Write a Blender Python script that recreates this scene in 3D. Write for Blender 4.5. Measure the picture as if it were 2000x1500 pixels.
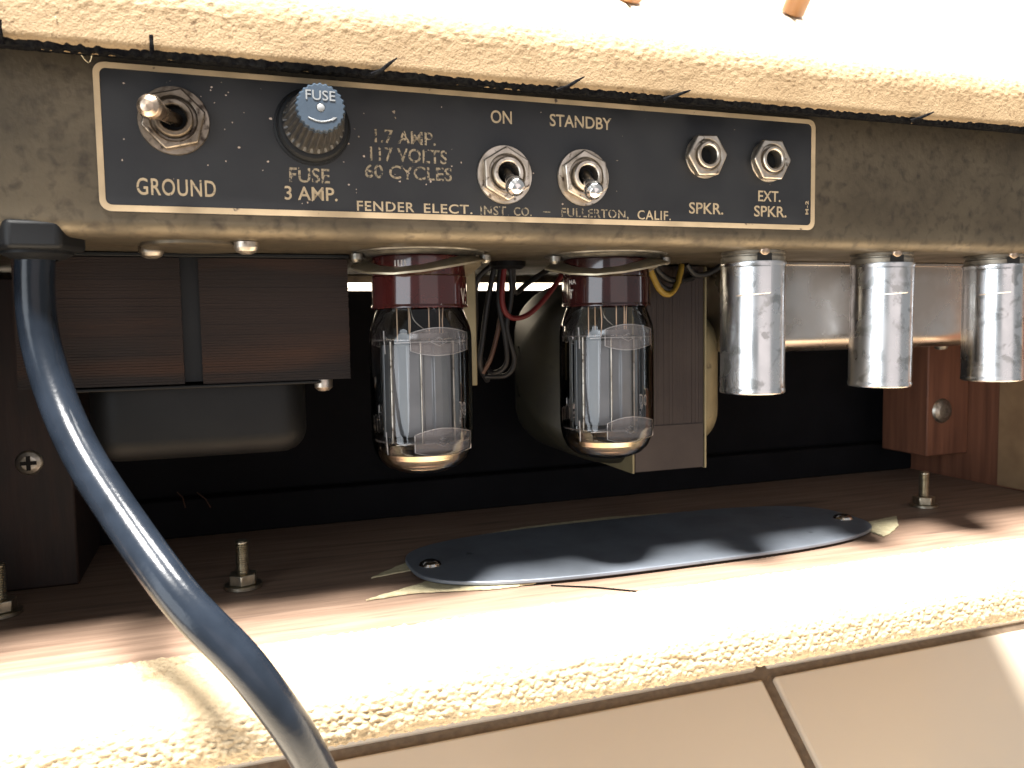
import bpy, math, random
import numpy as np
from mathutils import Matrix, Vector
random.seed(7); rng = np.random.default_rng(7)
PI = math.pi
for o in list(bpy.data.objects): bpy.data.objects.remove(o)
SC = bpy.context.scene; COL = SC.collection

# ------------------------------------------------------------------ frames
# The amplifier leans on its front edge; everything on it is modelled in millimetres in the
# amplifier's own frame (X along the control plate, Y into the cabinet, Z up along the tubes)
# and put into the level world by AMP.  The floor is world z = 0.
TH = math.radians(41.31); LIFT = 257.0
AMP = Matrix(((1, 0, 0, 0), (0, math.cos(TH), math.sin(TH), 0), (0, -math.sin(TH), math.cos(TH), LIFT * .001), (0, 0, 0, 1)))

# ------------------------------------------------------------------ camera, world, lamps
cam = bpy.data.cameras.new('camera'); camo = bpy.data.objects.new('camera', cam); COL.objects.link(camo)
YAW, PIT, ROL = math.radians(19.5297), math.radians(4.2421), math.radians(0.94695)
fw = Vector((math.sin(YAW) * math.cos(PIT), math.cos(YAW) * math.cos(PIT), -math.sin(PIT)))
rt = fw.cross(Vector((0, 0, 1))).normalized(); dn = fw.cross(rt)
r2 = rt * math.cos(ROL) + dn * math.sin(ROL); d2 = -rt * math.sin(ROL) + dn * math.cos(ROL)
cm = Matrix(((r2.x, -d2.x, -fw.x, .0310126), (r2.y, -d2.y, -fw.y, -.2638568), (r2.z, -d2.z, -fw.z, -.0339269), (0, 0, 0, 1)))
camo.matrix_world = AMP @ cm
cam.sensor_width = 36; cam.lens = 36 * 1600 / 2000; cam.clip_start = .01; cam.clip_end = 60
cam.dof.use_dof = True; cam.dof.focus_distance = .30; cam.dof.aperture_fstop = 28
SC.camera = camo
SC.view_settings.view_transform = 'Standard'; SC.view_settings.look = 'None'
SC.view_settings.exposure = .22; SC.view_settings.gamma = 1
SC.cycles.use_denoising = True; SC.cycles.max_bounces = 10; SC.cycles.transparent_max_bounces = 24
SC.cycles.glossy_bounces = 5; SC.cycles.sample_clamp_indirect = 6
SC.cycles.caustics_reflective = False; SC.cycles.caustics_refractive = False

wld = bpy.data.worlds.new('World'); SC.world = wld; wld.use_nodes = True
bg = wld.node_tree.nodes['Background']; bg.inputs[0].default_value = (.94, .97, 1.0, 1); bg.inputs[1].default_value = .36

def lamp(name, pos, target, shape, sx, sy, watts, color):
    l = bpy.data.lights.new(name, 'AREA'); l.shape = shape; l.size = sx
    if sy: l.size_y = sy
    l.energy = watts; l.color = color
    o = bpy.data.objects.new(name, l); COL.objects.link(o)
    o.location = pos; o.rotation_euler = (Vector(target) - Vector(pos)).to_track_quat('-Z', 'Y').to_euler()
    return o
TG = Vector((.2, 0, .15))
lamp('daylight_overhead', TG + Vector((-.26, .355, 1)).normalized() * 3.2, TG, 'DISK', .74, None, 800, (1, .97, .92))
lamp('daylight_right', TG + Vector((.36, .80, 1)).normalized() * 4.0, TG, 'DISK', 1.3, None, 480, (1, .97, .92))
def amp_dir(az, el=0):   # direction in the amplifier frame, az degrees right of straight out, el up
    a, e = math.radians(az), math.radians(el)
    return (AMP.to_3x3() @ Vector((math.sin(a) * math.cos(e), -math.cos(a) * math.cos(e), math.sin(e))))
lamp('window_cool', TG + amp_dir(-56) * 2.5, TG, 'RECTANGLE', 1.25, 1.9, 34, (.86, .93, 1))
lamp('pink_reflection_lamp', TG + amp_dir(8) * 2.6, TG, 'RECTANGLE', 2.1, 1.9, 9, (1, .86, .84))  # added dim lamp, standing in for the pinkish reflection of whoever holds the camera

# ------------------------------------------------------------------ materials
def mat(name, c1, c2=None, scale=60, lo=.35, hi=.65, rough=.5, rough2=None, metal=0, bump=0, bscale=400, stretch=None,
        c3=None, s3=200, l3=.6, h3=.66, spec=.5, detail=4, coat=0, bdist=.0006, rand=False, bstretch=None):
    m = bpy.data.materials.new(name); m.use_nodes = True
    nt = m.node_tree; N = nt.nodes; L = nt.links; b = N['Principled BSDF']
    b.inputs['Base Color'].default_value = (*c1, 1); b.inputs['Roughness'].default_value = rough
    b.inputs['Metallic'].default_value = metal; b.inputs['Specular IOR Level'].default_value = spec
    b.inputs['Coat Weight'].default_value = coat
    tc = N.new('ShaderNodeTexCoord'); vec = tc.outputs['Object']
    if rand:
        oi = N.new('ShaderNodeObjectInfo'); va = N.new('ShaderNodeVectorMath'); va.operation = 'MULTIPLY_ADD'
        va.inputs[1].default_value = (1, 1, 1); sc_ = N.new('ShaderNodeMath'); sc_.operation = 'MULTIPLY'; sc_.inputs[1].default_value = 3.7
        L.new(oi.outputs['Random'], sc_.inputs[0]); L.new(vec, va.inputs[0]); L.new(sc_.outputs[0], va.inputs[2]); vec = va.outputs[0]
    if stretch:
        mp = N.new('ShaderNodeMapping'); mp.inputs['Scale'].default_value = stretch
        L.new(vec, mp.inputs['Vector']); vec = mp.outputs['Vector']
    def noise(s, d=detail, dist=0):
        n = N.new('ShaderNodeTexNoise'); n.inputs['Scale'].default_value = s; n.inputs['Detail'].default_value = d
        n.inputs['Distortion'].default_value = dist
        L.new(vec, n.inputs['Vector']); return n.outputs['Fac']
    def ramp(src, a, bb):
        r = N.new('ShaderNodeMapRange'); r.inputs['From Min'].default_value = a; r.inputs['From Max'].default_value = bb
        L.new(src, r.inputs['Value']); return r.outputs['Result']
    col = None
    if c2:
        f = ramp(noise(scale), lo, hi)
        mx = N.new('ShaderNodeMix'); mx.data_type = 'RGBA'
        mx.inputs['A'].default_value = (*c1, 1); mx.inputs['B'].default_value = (*c2, 1); L.new(f, mx.inputs['Factor'])
        col = mx.outputs['Result']
        if rough2 is not None:
            rr = N.new('ShaderNodeMapRange'); rr.inputs['To Min'].default_value = rough; rr.inputs['To Max'].default_value = rough2
            L.new(f, rr.inputs['Value']); L.new(rr.outputs['Result'], b.inputs['Roughness'])
    if c3:
        f = ramp(noise(s3, 5, .3), l3, h3)
        mx = N.new('ShaderNodeMix'); mx.data_type = 'RGBA'; mx.inputs['A'].default_value = (*c1, 1)
        if col: L.new(col, mx.inputs['A'])
        mx.inputs['B'].default_value = (*c3, 1); L.new(f, mx.inputs['Factor']); col = mx.outputs['Result']
    if col: L.new(col, b.inputs['Base Color'])
    if bump:
        bp = N.new('ShaderNodeBump'); bp.inputs['Strength'].default_value = bump; bp.inputs['Distance'].default_value = bdist
        L.new(noise(bscale, 3), bp.inputs['Height']); L.new(bp.outputs['Normal'], b.inputs['Normal'])
    return m
def see_through(name, tint, gloss=(1, 1, 1), rough=.02, ior=1.5, body=0, body_col=(.8, .8, .8)):
    m = bpy.data.materials.new(name); m.use_nodes = True; nt = m.node_tree; N = nt.nodes; L = nt.links
    N.remove(N['Principled BSDF']); out = N['Material Output']
    t = N.new('ShaderNodeBsdfTransparent'); t.inputs[0].default_value = (*tint, 1)
    g = N.new('ShaderNodeBsdfGlossy'); g.inputs['Color'].default_value = (*gloss, 1); g.inputs['Roughness'].default_value = rough
    f = N.new('ShaderNodeFresnel'); f.inputs['IOR'].default_value = ior
    base = t.outputs[0]
    if body:
        d = N.new('ShaderNodeBsdfDiffuse'); d.inputs[0].default_value = (*body_col, 1)
        tr = N.new('ShaderNodeMixShader'); tr.inputs[0].default_value = body; L.new(t.outputs[0], tr.inputs[1]); L.new(d.outputs[0], tr.inputs[2]); base = tr.outputs[0]
    mx = N.new('ShaderNodeMixShader'); L.new(f.outputs[0], mx.inputs[0]); L.new(base, mx.inputs[1]); L.new(g.outputs[0], mx.inputs[2])
    L.new(mx.outputs[0], out.inputs['Surface']); return m

T = {}
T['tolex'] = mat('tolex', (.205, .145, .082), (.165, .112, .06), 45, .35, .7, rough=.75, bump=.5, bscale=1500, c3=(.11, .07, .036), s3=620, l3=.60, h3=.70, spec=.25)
T['tolex_sunlit'] = mat('tolex_sunlit', (.42, .33, .215), (.35, .268, .165), 45, .35, .7, rough=.75, bump=.5, bscale=1500, c3=(.27, .19, .105), s3=130, l3=.6, h3=.76, spec=.2)  # cleaner cloth, made paler still so the sunlit lower edge reads white
T['tolex_plain'] = mat('tolex_plain', (.205, .145, .082), (.165, .112, .06), 45, .35, .7, rough=.75, bump=.8, bscale=500, spec=.25)
T['scrap'] = mat('scrap', (.62, .55, .36), (.50, .43, .26), 300, rough=.8, bump=.8, bscale=900)
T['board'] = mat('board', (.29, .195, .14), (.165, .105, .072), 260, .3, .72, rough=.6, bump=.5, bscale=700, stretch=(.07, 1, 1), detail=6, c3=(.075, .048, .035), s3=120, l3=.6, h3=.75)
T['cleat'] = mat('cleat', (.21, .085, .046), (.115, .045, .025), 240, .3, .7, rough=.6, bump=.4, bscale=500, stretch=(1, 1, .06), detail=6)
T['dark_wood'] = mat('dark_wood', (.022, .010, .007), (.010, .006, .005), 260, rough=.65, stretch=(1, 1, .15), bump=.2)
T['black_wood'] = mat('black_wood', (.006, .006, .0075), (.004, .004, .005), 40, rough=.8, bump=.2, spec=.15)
T['splinter'] = mat('splinter', (.06, .026, .012), rough=.8)
T['paper'] = mat('paper', (.26, .165, .085), (.20, .12, .06), 60, rough=.8)
T['felt'] = mat('felt', (.004, .004, .005), (.010, .010, .010), 600, rough=.95, bump=1, bscale=900, spec=0)
T['chassis'] = mat('chassis', (.15, .12, .08), (.078, .064, .046), 40, .3, .7, rough=.40, rough2=.62, metal=.75, bump=.25, bscale=500, c3=(.062, .05, .038), s3=260, l3=.5, h3=.75, detail=9)
T['plate'] = mat('plate', (.010, .0107, .0125), (.017, .018, .020), 60, rough=.42, rough2=.55, bump=.05, bscale=700, c3=(.28, .22, .16), s3=330, l3=.735, h3=.75)
T['gold'] = mat('gold', (.50, .38, .24), (.34, .26, .16), 60, .4, .7, rough=.5, metal=.25, c3=(.08, .06, .045), s3=260, l3=.66, h3=.72)
T['chip'] = mat('chip', (.50, .40, .34), (.36, .28, .22), 300, rough=.6)
T['print'] = mat('print', (.44, .345, .22), (.36, .28, .18), 300, rough=.6, c3=(.03, .03, .03), s3=900, l3=.62, h3=.70)
T['print_worn'] = mat('print_worn', (.34, .27, .18), (.22, .18, .12), 400, rough=.6, c3=(.022, .022, .024), s3=1000, l3=.5, h3=.58)
T['nickel'] = mat('nickel', (.62, .56, .48), (.42, .36, .29), 180, rough=.32, rough2=.5, metal=1, c3=(.12, .09, .07), s3=420, l3=.60, h3=.70, bump=.08, bscale=600)
T['tarnish'] = mat('tarnish', (.33, .28, .225), (.17, .135, .10), 180, rough=.35, rough2=.5, metal=1, c3=(.06, .045, .035), s3=380, l3=.52, h3=.66)
T['chrome'] = mat('chrome', (.78, .75, .72), rough=.16, metal=1)
T['old_chrome'] = mat('old_chrome', (.52, .42, .33), (.3, .22, .16), 250, rough=.22, rough2=.4, metal=1)
T['steel'] = mat('steel', (.45, .43, .38), (.25, .23, .19), 300, rough=.35, rough2=.55, metal=1)
T['dull_steel'] = mat('dull_steel', (.30, .27, .22), (.16, .14, .11), 200, rough=.5, metal=.9)
T['clip'] = mat('clip', (.44, .38, .27), (.30, .25, .17), 120, rough=.35, rough2=.5, metal=.85)
T['black_plastic'] = mat('black_plastic', (.006, .0065, .0075), rough=.5, spec=.22)
T['fuse_top'] = mat('fuse_top', (.024, .036, .052), (.02, .03, .043), 200, rough=.32, bump=.1, bscale=1200)  # the window's bluish reflection on the black cap is put into this colour
T['fuse_body'] = mat('fuse_body', (.014, .014, .015), (.034, .030, .025), 300, rough=.4)
T['silver_print'] = mat('silver_print', (.13, .135, .14), rough=.4)
T['hole'] = mat('hole', (.004, .004, .004), rough=.9)
T['lam'] = mat('lam', (.030, .018, .014), (.015, .012, .011), 25, rough=.6, metal=.1, spec=.25, bump=.2, stretch=(.15, 1, 1), c3=(.062, .027, .014), s3=60, l3=.52, h3=.8)
T['lam_ot'] = mat('lam_ot', (.062, .047, .040), (.04, .029, .026), 30, rough=.5, metal=.3, bump=.2)
T['bell_black'] = mat('bell_black', (.0075, .008, .008), (.005, .0055, .006), 60, rough=.5, spec=.3, bump=.1)
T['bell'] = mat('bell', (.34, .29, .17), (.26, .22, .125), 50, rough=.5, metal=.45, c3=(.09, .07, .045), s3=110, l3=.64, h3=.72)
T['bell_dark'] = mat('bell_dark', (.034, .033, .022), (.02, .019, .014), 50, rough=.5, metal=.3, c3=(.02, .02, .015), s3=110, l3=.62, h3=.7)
T['pan'] = mat('pan', (.62, .57, .52), (.46, .41, .36), 40, rough=.2, rough2=.34, metal=1, bump=.1, bscale=60)
T['shield'] = mat('shield', (.72, .72, .715), (.52, .52, .525), 55, .3, .7, rough=.16, rough2=.36, metal=1, c3=(.40, .40, .39), s3=150, l3=.55, h3=.63, bump=.14, bscale=70, rand=True, detail=7)
T['maroon'] = mat('maroon', (.042, .008, .0075), (.030, .0065, .006), 100, rough=.09, spec=.6)
T['maroon_dark'] = mat('maroon_dark', (.023, .0058, .0056), (.016, .005, .0048), 100, rough=.09, spec=.6)
T['socket'] = mat('socket', (.018, .018, .022), rough=.4)
T['glass'] = see_through('glass', (.95, .955, .95), ior=1.48)
T['mica'] = see_through('mica', (.93, .90, .88), rough=.12, ior=1.5, body=.11, body_col=(.95, .78, .72))
T['mica_rim'] = mat('mica_rim', (.78, .70, .66), rough=.4)
T['anode'] = mat('anode', (.23, .23, .235), (.19, .19, .195), 80, rough=.38, metal=.55)
T['lead'] = mat('lead', (.72, .52, .36), rough=.3, metal=1)
T['getter'] = mat('getter', (.72, .60, .46), (.45, .36, .28), 90, .35, .7, rough=.18, metal=1)
T['cord'] = mat('cord', (.0065, .009, .0135), (.010, .0135, .02), 90, rough=.2, spec=.28, bump=.08, bscale=700)
T['wire_black'] = mat('wire_black', (.010, .010, .011), rough=.5)
T['wire_red'] = mat('wire_red', (.16, .016, .018), rough=.5)
T['wire_yellow'] = mat('wire_yellow', (.36, .235, .035), rough=.5)
T['wire_brown'] = mat('wire_brown', (.09, .045, .03), rough=.5)
T['zinc'] = mat('zinc', (.56, .52, .42), (.38, .34, .26), 300, rough=.35, metal=1)
T['oval'] = mat('oval', (.25, .28, .33), (.17, .19, .22), 35, .35, .7, rough=.38, rough2=.48, metal=.5, c3=(.02, .02, .02), s3=80, l3=.68, h3=.76)
T['tile'] = mat('tile', (.88, .765, .605), (.85, .725, .565), 6, 0, 1, rough=.2, c3=(.42, .33, .24), s3=700, l3=.77, h3=.80, rand=True)
T['grout'] = mat('grout', (.23, .17, .115), (.17, .125, .085), 250, rough=.9, bump=.6)
T['wood'] = mat('wood', (.20, .085, .02), (.15, .06, .013), 40, rough=.35, stretch=(1, 1, .1))
T['thread'] = mat('thread', (.5, .45, .32), rough=.8)
T['white_ink'] = mat('white_ink', (.7, .66, .62), rough=.5)

# ------------------------------------------------------------------ mesh builder
class MB:
    def __init__(s): s.v = []; s.f = []
    def add(s, vs, fs):
        n = len(s.v); s.v += [tuple(map(float, v)) for v in vs]; s.f += [tuple(i + n for i in f) for f in fs]; return s
    def box(s, x0, x1, y0, y1, z0, z1):
        return s.add([(x, y, z) for x in (x0, x1) for y in (y0, y1) for z in (z0, z1)],
                     [(0, 1, 3, 2), (4, 6, 7, 5), (0, 4, 5, 1), (2, 3, 7, 6), (0, 2, 6, 4), (1, 5, 7, 3)])
    def lathe(s, prof, org=(0, 0, 0), axis=(0, 0, 1), seg=48, rf=None, phase=0):
        if rf is None and len(prof) < 40:      # holding loops keep shading flat on long straight walls
            q = [prof[0]]
            for p0, p1 in zip(prof[:-1], prof[1:]):
                l = math.hypot(p1[0] - p0[0], p1[1] - p0[1])
                if l > 1.2:
                    e = .18 / l
                    q += [(p0[0] + (p1[0] - p0[0]) * e, p0[1] + (p1[1] - p0[1]) * e), (p1[0] - (p1[0] - p0[0]) * e, p1[1] - (p1[1] - p0[1]) * e)]
                q.append(p1)
            prof = q
        a = Vector(axis).normalized(); u = a.orthogonal().normalized()
        if abs(a.z) > .99: u = Vector((1, 0, 0))
        elif abs(a.y) > .99: u = Vector((1, 0, 0))
        w = a.cross(u); o = Vector(org); vs = []; fs = []
        for j, (r, h) in enumerate(prof):
            for i in range(seg):
                t = 2 * PI * i / seg + phase; rr = r * (rf(t, j) if rf else 1)
                vs.append(o + a * h + (u * math.cos(t) + w * math.sin(t)) * rr)
        for j in range(len(prof) - 1):
            for i in range(seg):
                k = (i + 1) % seg; fs.append((j * seg + i, j * seg + k, (j + 1) * seg + k, (j + 1) * seg + i))
        if prof[0][0] > 1e-6: pass
        return s.add(vs, fs)
    def tube(s, pts, r, seg=10, caps=True):
        P = [Vector(p) for p in pts]; n = len(P); R = r if hasattr(r, '__len__') else [r] * n
        vs = []; fs = []; ref = None
        for i in range(n):
            t = (P[min(i + 1, n - 1)] - P[max(i - 1, 0)]).normalized()
            if ref is None: ref = t.orthogonal().normalized()
            u = (ref - t * ref.dot(t)).normalized(); ref = u; w = t.cross(u)
            for k in range(seg):
                a = 2 * PI * k / seg; vs.append(P[i] + (u * math.cos(a) + w * math.sin(a)) * R[i])
        for i in range(n - 1):
            for k in range(seg):
                k2 = (k + 1) % seg; fs.append((i * seg + k, i * seg + k2, (i + 1) * seg + k2, (i + 1) * seg + k))
        if caps: fs += [tuple(range(seg))[::-1], tuple((n - 1) * seg + k for k in range(seg))]
        return s.add(vs, fs)
    def prism(s, poly, fn0, fn1):     # polygon of 2-D points, lifted by two functions
        n = len(poly); vs = [fn0(*p) for p in poly] + [fn1(*p) for p in poly]
        fs = [tuple(range(n))[::-1], tuple(range(n, 2 * n))] + [(i, (i + 1) % n, n + (i + 1) % n, n + i) for i in range(n)]
        return s.add(vs, fs)
    def ring_prism(s, outer, inner, fn0, fn1):
        n = len(outer); vs = [f(*p) for f in (fn0, fn1) for L in (outer, inner) for p in L]; fs = []
        for i in range(n):
            k = (i + 1) % n; a, b, c, d = 0, n, 2 * n, 3 * n
            fs += [(a + i, b + i, b + k, a + k), (c + i, c + k, d + k, d + i), (a + i, a + k, c + k, c + i), (b + i, d + i, d + k, b + k)]
        return s.add(vs, fs)

ORG = {}
def thing(name, label, cat, base, group=None):
    o = bpy.data.objects.new(name, None); COL.objects.link(o); o.empty_display_size = .01
    o.location = Vector(base) * .001; ORG[o.name] = Vector(base); o['label'] = label; o['category'] = cat
    if group: o['group'] = group
    return o
def root_of(o):
    while o.parent: o = o.parent
    return o
def obj(name, mb, m, parent=None, smooth=30, bevel=0, label=None, org=None, segs=2, at=None):
    base = ORG.get(root_of(parent).name, Vector()) if parent else Vector(org or (0, 0, 0))
    # at: pivot of a part, so that copies can be moved by location
    piv = Vector(at) if at is not None else base
    me = bpy.data.meshes.new(name)
    me.from_pydata([((v[0] - piv.x) * .001, (v[1] - piv.y) * .001, (v[2] - piv.z) * .001) for v in mb.v], [], mb.f)
    me.validate(); me.update()
    import bmesh
    b = bmesh.new(); b.from_mesh(me); bmesh.ops.recalc_face_normals(b, faces=b.faces); b.to_mesh(me); b.free()
    if m: me.materials.append(T[m])
    if smooth:
        me.polygons.foreach_set('use_smooth', [True] * len(me.polygons)); me.set_sharp_from_angle(angle=math.radians(smooth))
    o = bpy.data.objects.new(name, me); COL.objects.link(o)
    if parent:
        o.parent = parent
        pb = PIV.get(parent, base) if parent.parent else base
        o.location = (piv - pb) * .001
        PIV[o] = piv
    else:
        o.location = base * .001
    if bevel:
        bv = o.modifiers.new('bevel', 'BEVEL'); bv.width = bevel * .001; bv.segments = segs; bv.limit_method = 'ANGLE'; bv.angle_limit = math.radians(35)
        bv.harden_normals = False
    if label: o['label'] = label
    return o
PIV = {}
def copy_part(o, parent, shift):
    c = o.copy(); COL.objects.link(c); c.parent = parent; c.location = o.location + Vector(shift) * .001
    for ch in list(o.children):
        d = ch.copy(); COL.objects.link(d); d.parent = c
    return c
def copy_thing(o, shift, label):
    r = o.copy(); COL.objects.link(r); r.location = o.location + Vector(shift) * .001; r['label'] = label
    for ch in list(o.children):
        c = ch.copy(); COL.objects.link(c); c.parent = r
        for g in ch.children:
            d = g.copy(); COL.objects.link(d); d.parent = c
    return r
def fine(name, V, shape, m, parent):   # big regular grid, straight from numpy (V in mm)
    base = ORG[root_of(parent).name]; nx, ny = shape
    me = bpy.data.meshes.new(name); V = (V - np.array(base)) * .001
    i = np.arange(nx - 1)[:, None] * ny + np.arange(ny - 1)[None, :]
    F = np.stack([i, i + ny, i + ny + 1, i + 1], -1).reshape(-1, 4).astype(np.int32)
    me.vertices.add(len(V)); me.vertices.foreach_set('co', V.astype(np.float32).ravel())
    me.loops.add(F.size); me.loops.foreach_set('vertex_index', F.ravel())
    me.polygons.add(len(F)); me.polygons.foreach_set('loop_start', np.arange(0, F.size, 4, dtype=np.int32))
    me.polygons.foreach_set('loop_total', np.full(len(F), 4, np.int32)); me.polygons.foreach_set('use_smooth', np.ones(len(F), bool))
    me.update(calc_edges=True); me.materials.append(T[m])
    o = bpy.data.objects.new(name, me); COL.objects.link(o); o.parent = parent; PIV[o] = base
    return o
def ngon(n, r, ph=0): return [(r * math.cos(2 * PI * i / n + ph), r * math.sin(2 * PI * i / n + ph)) for i in range(n)]
def text_mesh(body, x0, x1, z0, z1, y, thick=.12, weight=.012, spacing=1.0, rot=False, keep=None):
    """lettering filled into the rectangle x0..x1, z0..z1 of the plane y"""
    cu = bpy.data.curves.new('t', 'FONT'); cu.body = body; cu.size = 1; cu.extrude = .001; cu.offset = weight; cu.resolution_u = 4
    cu.space_character = spacing
    ob = bpy.data.objects.new('t', cu); COL.objects.link(ob)
    dg = bpy.context.evaluated_depsgraph_get(); me = bpy.data.meshes.new_from_object(ob.evaluated_get(dg))
    V = np.array([v.co[:] for v in me.vertices]); F = [tuple(p.vertices) for p in me.polygons]
    bpy.data.objects.remove(ob); bpy.data.curves.remove(cu); bpy.data.meshes.remove(me)
    if rot: V[:, :2] = np.stack([-V[:, 1], V[:, 0]], 1)
    lo, hi = V[:, :2].min(0), V[:, :2].max(0)
    U = (V[:, :2] - lo) / (hi - lo)
    mb = MB(); mb.add([(x0 + u * (x1 - x0), y - (thick if z > 0 else 0), z0 + w * (z1 - z0)) for (u, w), z in zip(U, V[:, 2])], F)
    return mb

# ------------------------------------------------------------------ floor
floor = bpy.data.objects.new('floor', None)
def floor_mesh():
    me = bpy.data.meshes.new('floor'); s = 7
    me.from_pydata([(-s, -s, -.004), (s, -s, -.004), (s, s, -.004), (-s, s, -.004)], [], [(0, 1, 2, 3)]); me.materials.append(T['grout'])
    return me
floor = bpy.data.objects.new('floor', floor_mesh()); COL.objects.link(floor); floor['kind'] = 'structure'
TS = .330
tm = MB(); tm.box(4, 326, 3, 327, -9, 0)
tile0 = obj('tile', tm, 'tile', None, bevel=1.6)
TILES = []
for i in range(-4, 8):
    for j in range(-4, 9):
        t = tile0 if not TILES else tile0.copy()
        if TILES: COL.objects.link(t)
        t.parent = floor; t.location = (.3196 + i * TS, -.0662 + j * TS, random.uniform(-.0006, .0)); TILES.append(t)
        t.rotation_euler = (random.uniform(-.001, .001), random.uniform(-.001, .001), 0)

# ------------------------------------------------------------------ cabinet
ZB = -142.0; XL, XR = -99.0, 511.0
cab = thing('amplifier_cabinet', 'amplifier cabinet in nubby cream fabric with bare wood inside, open at its back', 'cabinet', (206, 92, -161))

def nubs(X, S, px=2.25, ps=1.55, seed=1):
    """irregular woven bumps: X along the cloth, S across it (mm) -> height 0..1"""
    r = np.random.default_rng(seed); nx = int(np.ptp(X) / px) + 8; ns = int(np.ptp(S) / ps) + 8
    jx = r.normal(0, .34, (nx, ns)); js = r.normal(0, .22, (nx, ns)); am = np.clip(r.normal(.72, .25, (nx, ns)), .12, 1.1)
    wx = r.uniform(.75, 1.5, (nx, ns)); ws = r.uniform(.55, .85, (nx, ns))
    x = (X - X.min()) / px + 3; s = (S - S.min()) / ps + 3
    H = np.zeros_like(X); ci = np.floor(x).astype(int); cj = np.floor(s).astype(int)
    for a in (-1, 0, 1, 2):
        for b in (-1, 0, 1):
            i = np.clip(ci + a, 0, nx - 1); j = np.clip(cj + b, 0, ns - 1)
            cx = (i + .5 * (j % 2) + jx[i, j]) ; cs = j + .5 + js[i, j]
            g = am[i, j] * np.exp(-(np.abs((x - cx) * px / wx[i, j]) ** 2.6 + np.abs((s - cs) * ps / ws[i, j]) ** 2.4))
            H = np.maximum(H, g)
    return H
def profile(pts, step):
    """pts: list of (y, z) or arc ('a', cy, cz, r, a0, a1) -> even samples with normals"""
    P = []
    for p in pts:
        if p[0] == 'a':
            _, cy, cz, r, a0, a1 = p
            n = max(6, int(abs(math.radians(a1 - a0)) * r / step * 1.5))
            P += [(cy + r * math.cos(math.radians(a0 + (a1 - a0) * k / n)), cz + r * math.sin(math.radians(a0 + (a1 - a0) * k / n))) for k in range(n + 1)]
        else: P.append(p)
    P = np.array(P, float); d = np.r_[0, np.cumsum(np.hypot(*np.diff(P, axis=0).T))]
    s = np.arange(0, d[-1], step); Y = np.interp(s, d, P[:, 0]); Z = np.interp(s, d, P[:, 1])
    ty, tz = np.gradient(Y), np.gradient(Z); l = np.hypot(ty, tz) + 1e-9
    return s, Y, Z, tz / l, -ty / l
def cloth(name, pts, amp, seed, flip=1, edge_amp=None, m='tolex', px=2.0, ps=1.35):
    step = .46; s, Y, Z, ny, nz = profile(pts, step)
    xs = np.arange(XL, XR + .1, step); X, S = np.meshgrid(xs, s, indexing='ij')
    H = nubs(X, S, px, ps, seed)
    r = np.random.default_rng(seed + 50)
    wave = .35 * np.sin(X / 23 + r.uniform(0, 6)) + .25 * np.sin(X / 9.1 + 1)
    A = amp if edge_amp is None else np.interp(s, edge_amp[0], edge_amp[1])[None, :]
    fz = r.normal(0, .05, X.shape)
    Hn = flip * (H * A + fz * .6 + wave * .35)
    V = np.stack([X, Y[None, :] + ny[None, :] * Hn, Z[None, :] + nz[None, :] * Hn], -1).reshape(-1, 3)
    return fine(name, V, X.shape, m, cab)
# lower edge: cloth comes over the rounded rear edge and ends a little way in on the board
lw = cloth('fabric_wrap', [(20, ZB + .4), (-10.5, ZB + .5), ('a', -10.5, ZB - 9, 9.5, 90, 180), (-20, ZB - 13), ('a', -14, ZB - 14, 6, 180, 270), (25, ZB - 20)], .95, 3, 1, None, 'tolex_sunlit')
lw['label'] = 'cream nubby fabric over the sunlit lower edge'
# upper edge
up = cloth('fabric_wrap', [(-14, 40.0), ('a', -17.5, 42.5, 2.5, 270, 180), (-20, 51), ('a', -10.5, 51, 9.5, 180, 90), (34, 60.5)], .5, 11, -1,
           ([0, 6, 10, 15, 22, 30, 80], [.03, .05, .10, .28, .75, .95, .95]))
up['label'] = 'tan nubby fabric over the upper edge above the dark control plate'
b = MB(); b.box(XL + 19, XR - 19, -9.5, 206, ZB - 18, ZB); obj('bottom_board', b, 'board', cab, bevel=.5)
b = MB(); b.box(XL, XR, 24, 207, ZB - 19.3, ZB - 18.2); obj('bottom_covering', b, 'tolex_plain', cab)
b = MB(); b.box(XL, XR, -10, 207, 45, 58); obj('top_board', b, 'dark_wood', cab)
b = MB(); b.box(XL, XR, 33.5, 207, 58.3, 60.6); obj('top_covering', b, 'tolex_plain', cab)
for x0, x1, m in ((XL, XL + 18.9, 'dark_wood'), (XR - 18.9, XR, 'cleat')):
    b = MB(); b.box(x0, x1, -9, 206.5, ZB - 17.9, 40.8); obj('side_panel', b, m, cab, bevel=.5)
for x0, x1 in ((XL - 1.6, XL - .2), (XR + .2, XR + 1.6)):
    b = MB(); b.box(x0, x1, -20, 207, ZB - 19.5, 60); obj('side_covering', b, 'tolex_plain', cab, bevel=.6)
for x0, x1 in ((XL, XL + 18.6), (XR - 18.6, XR)):
    b = MB(); b.box(x0, x1, -19.4, -9.2, ZB - 8, 50); obj('side_edge', b, 'tolex_plain', cab, bevel=3)
# front baffle with the lit gap along its top
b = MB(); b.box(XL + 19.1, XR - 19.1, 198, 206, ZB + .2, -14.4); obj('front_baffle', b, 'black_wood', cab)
b = MB(); b.box(XL + 19.1, XR - 19.1, 186, 197.6, ZB + .2, ZB + 20); obj('baffle_rail', b, 'black_wood', cab, bevel=1)
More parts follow.
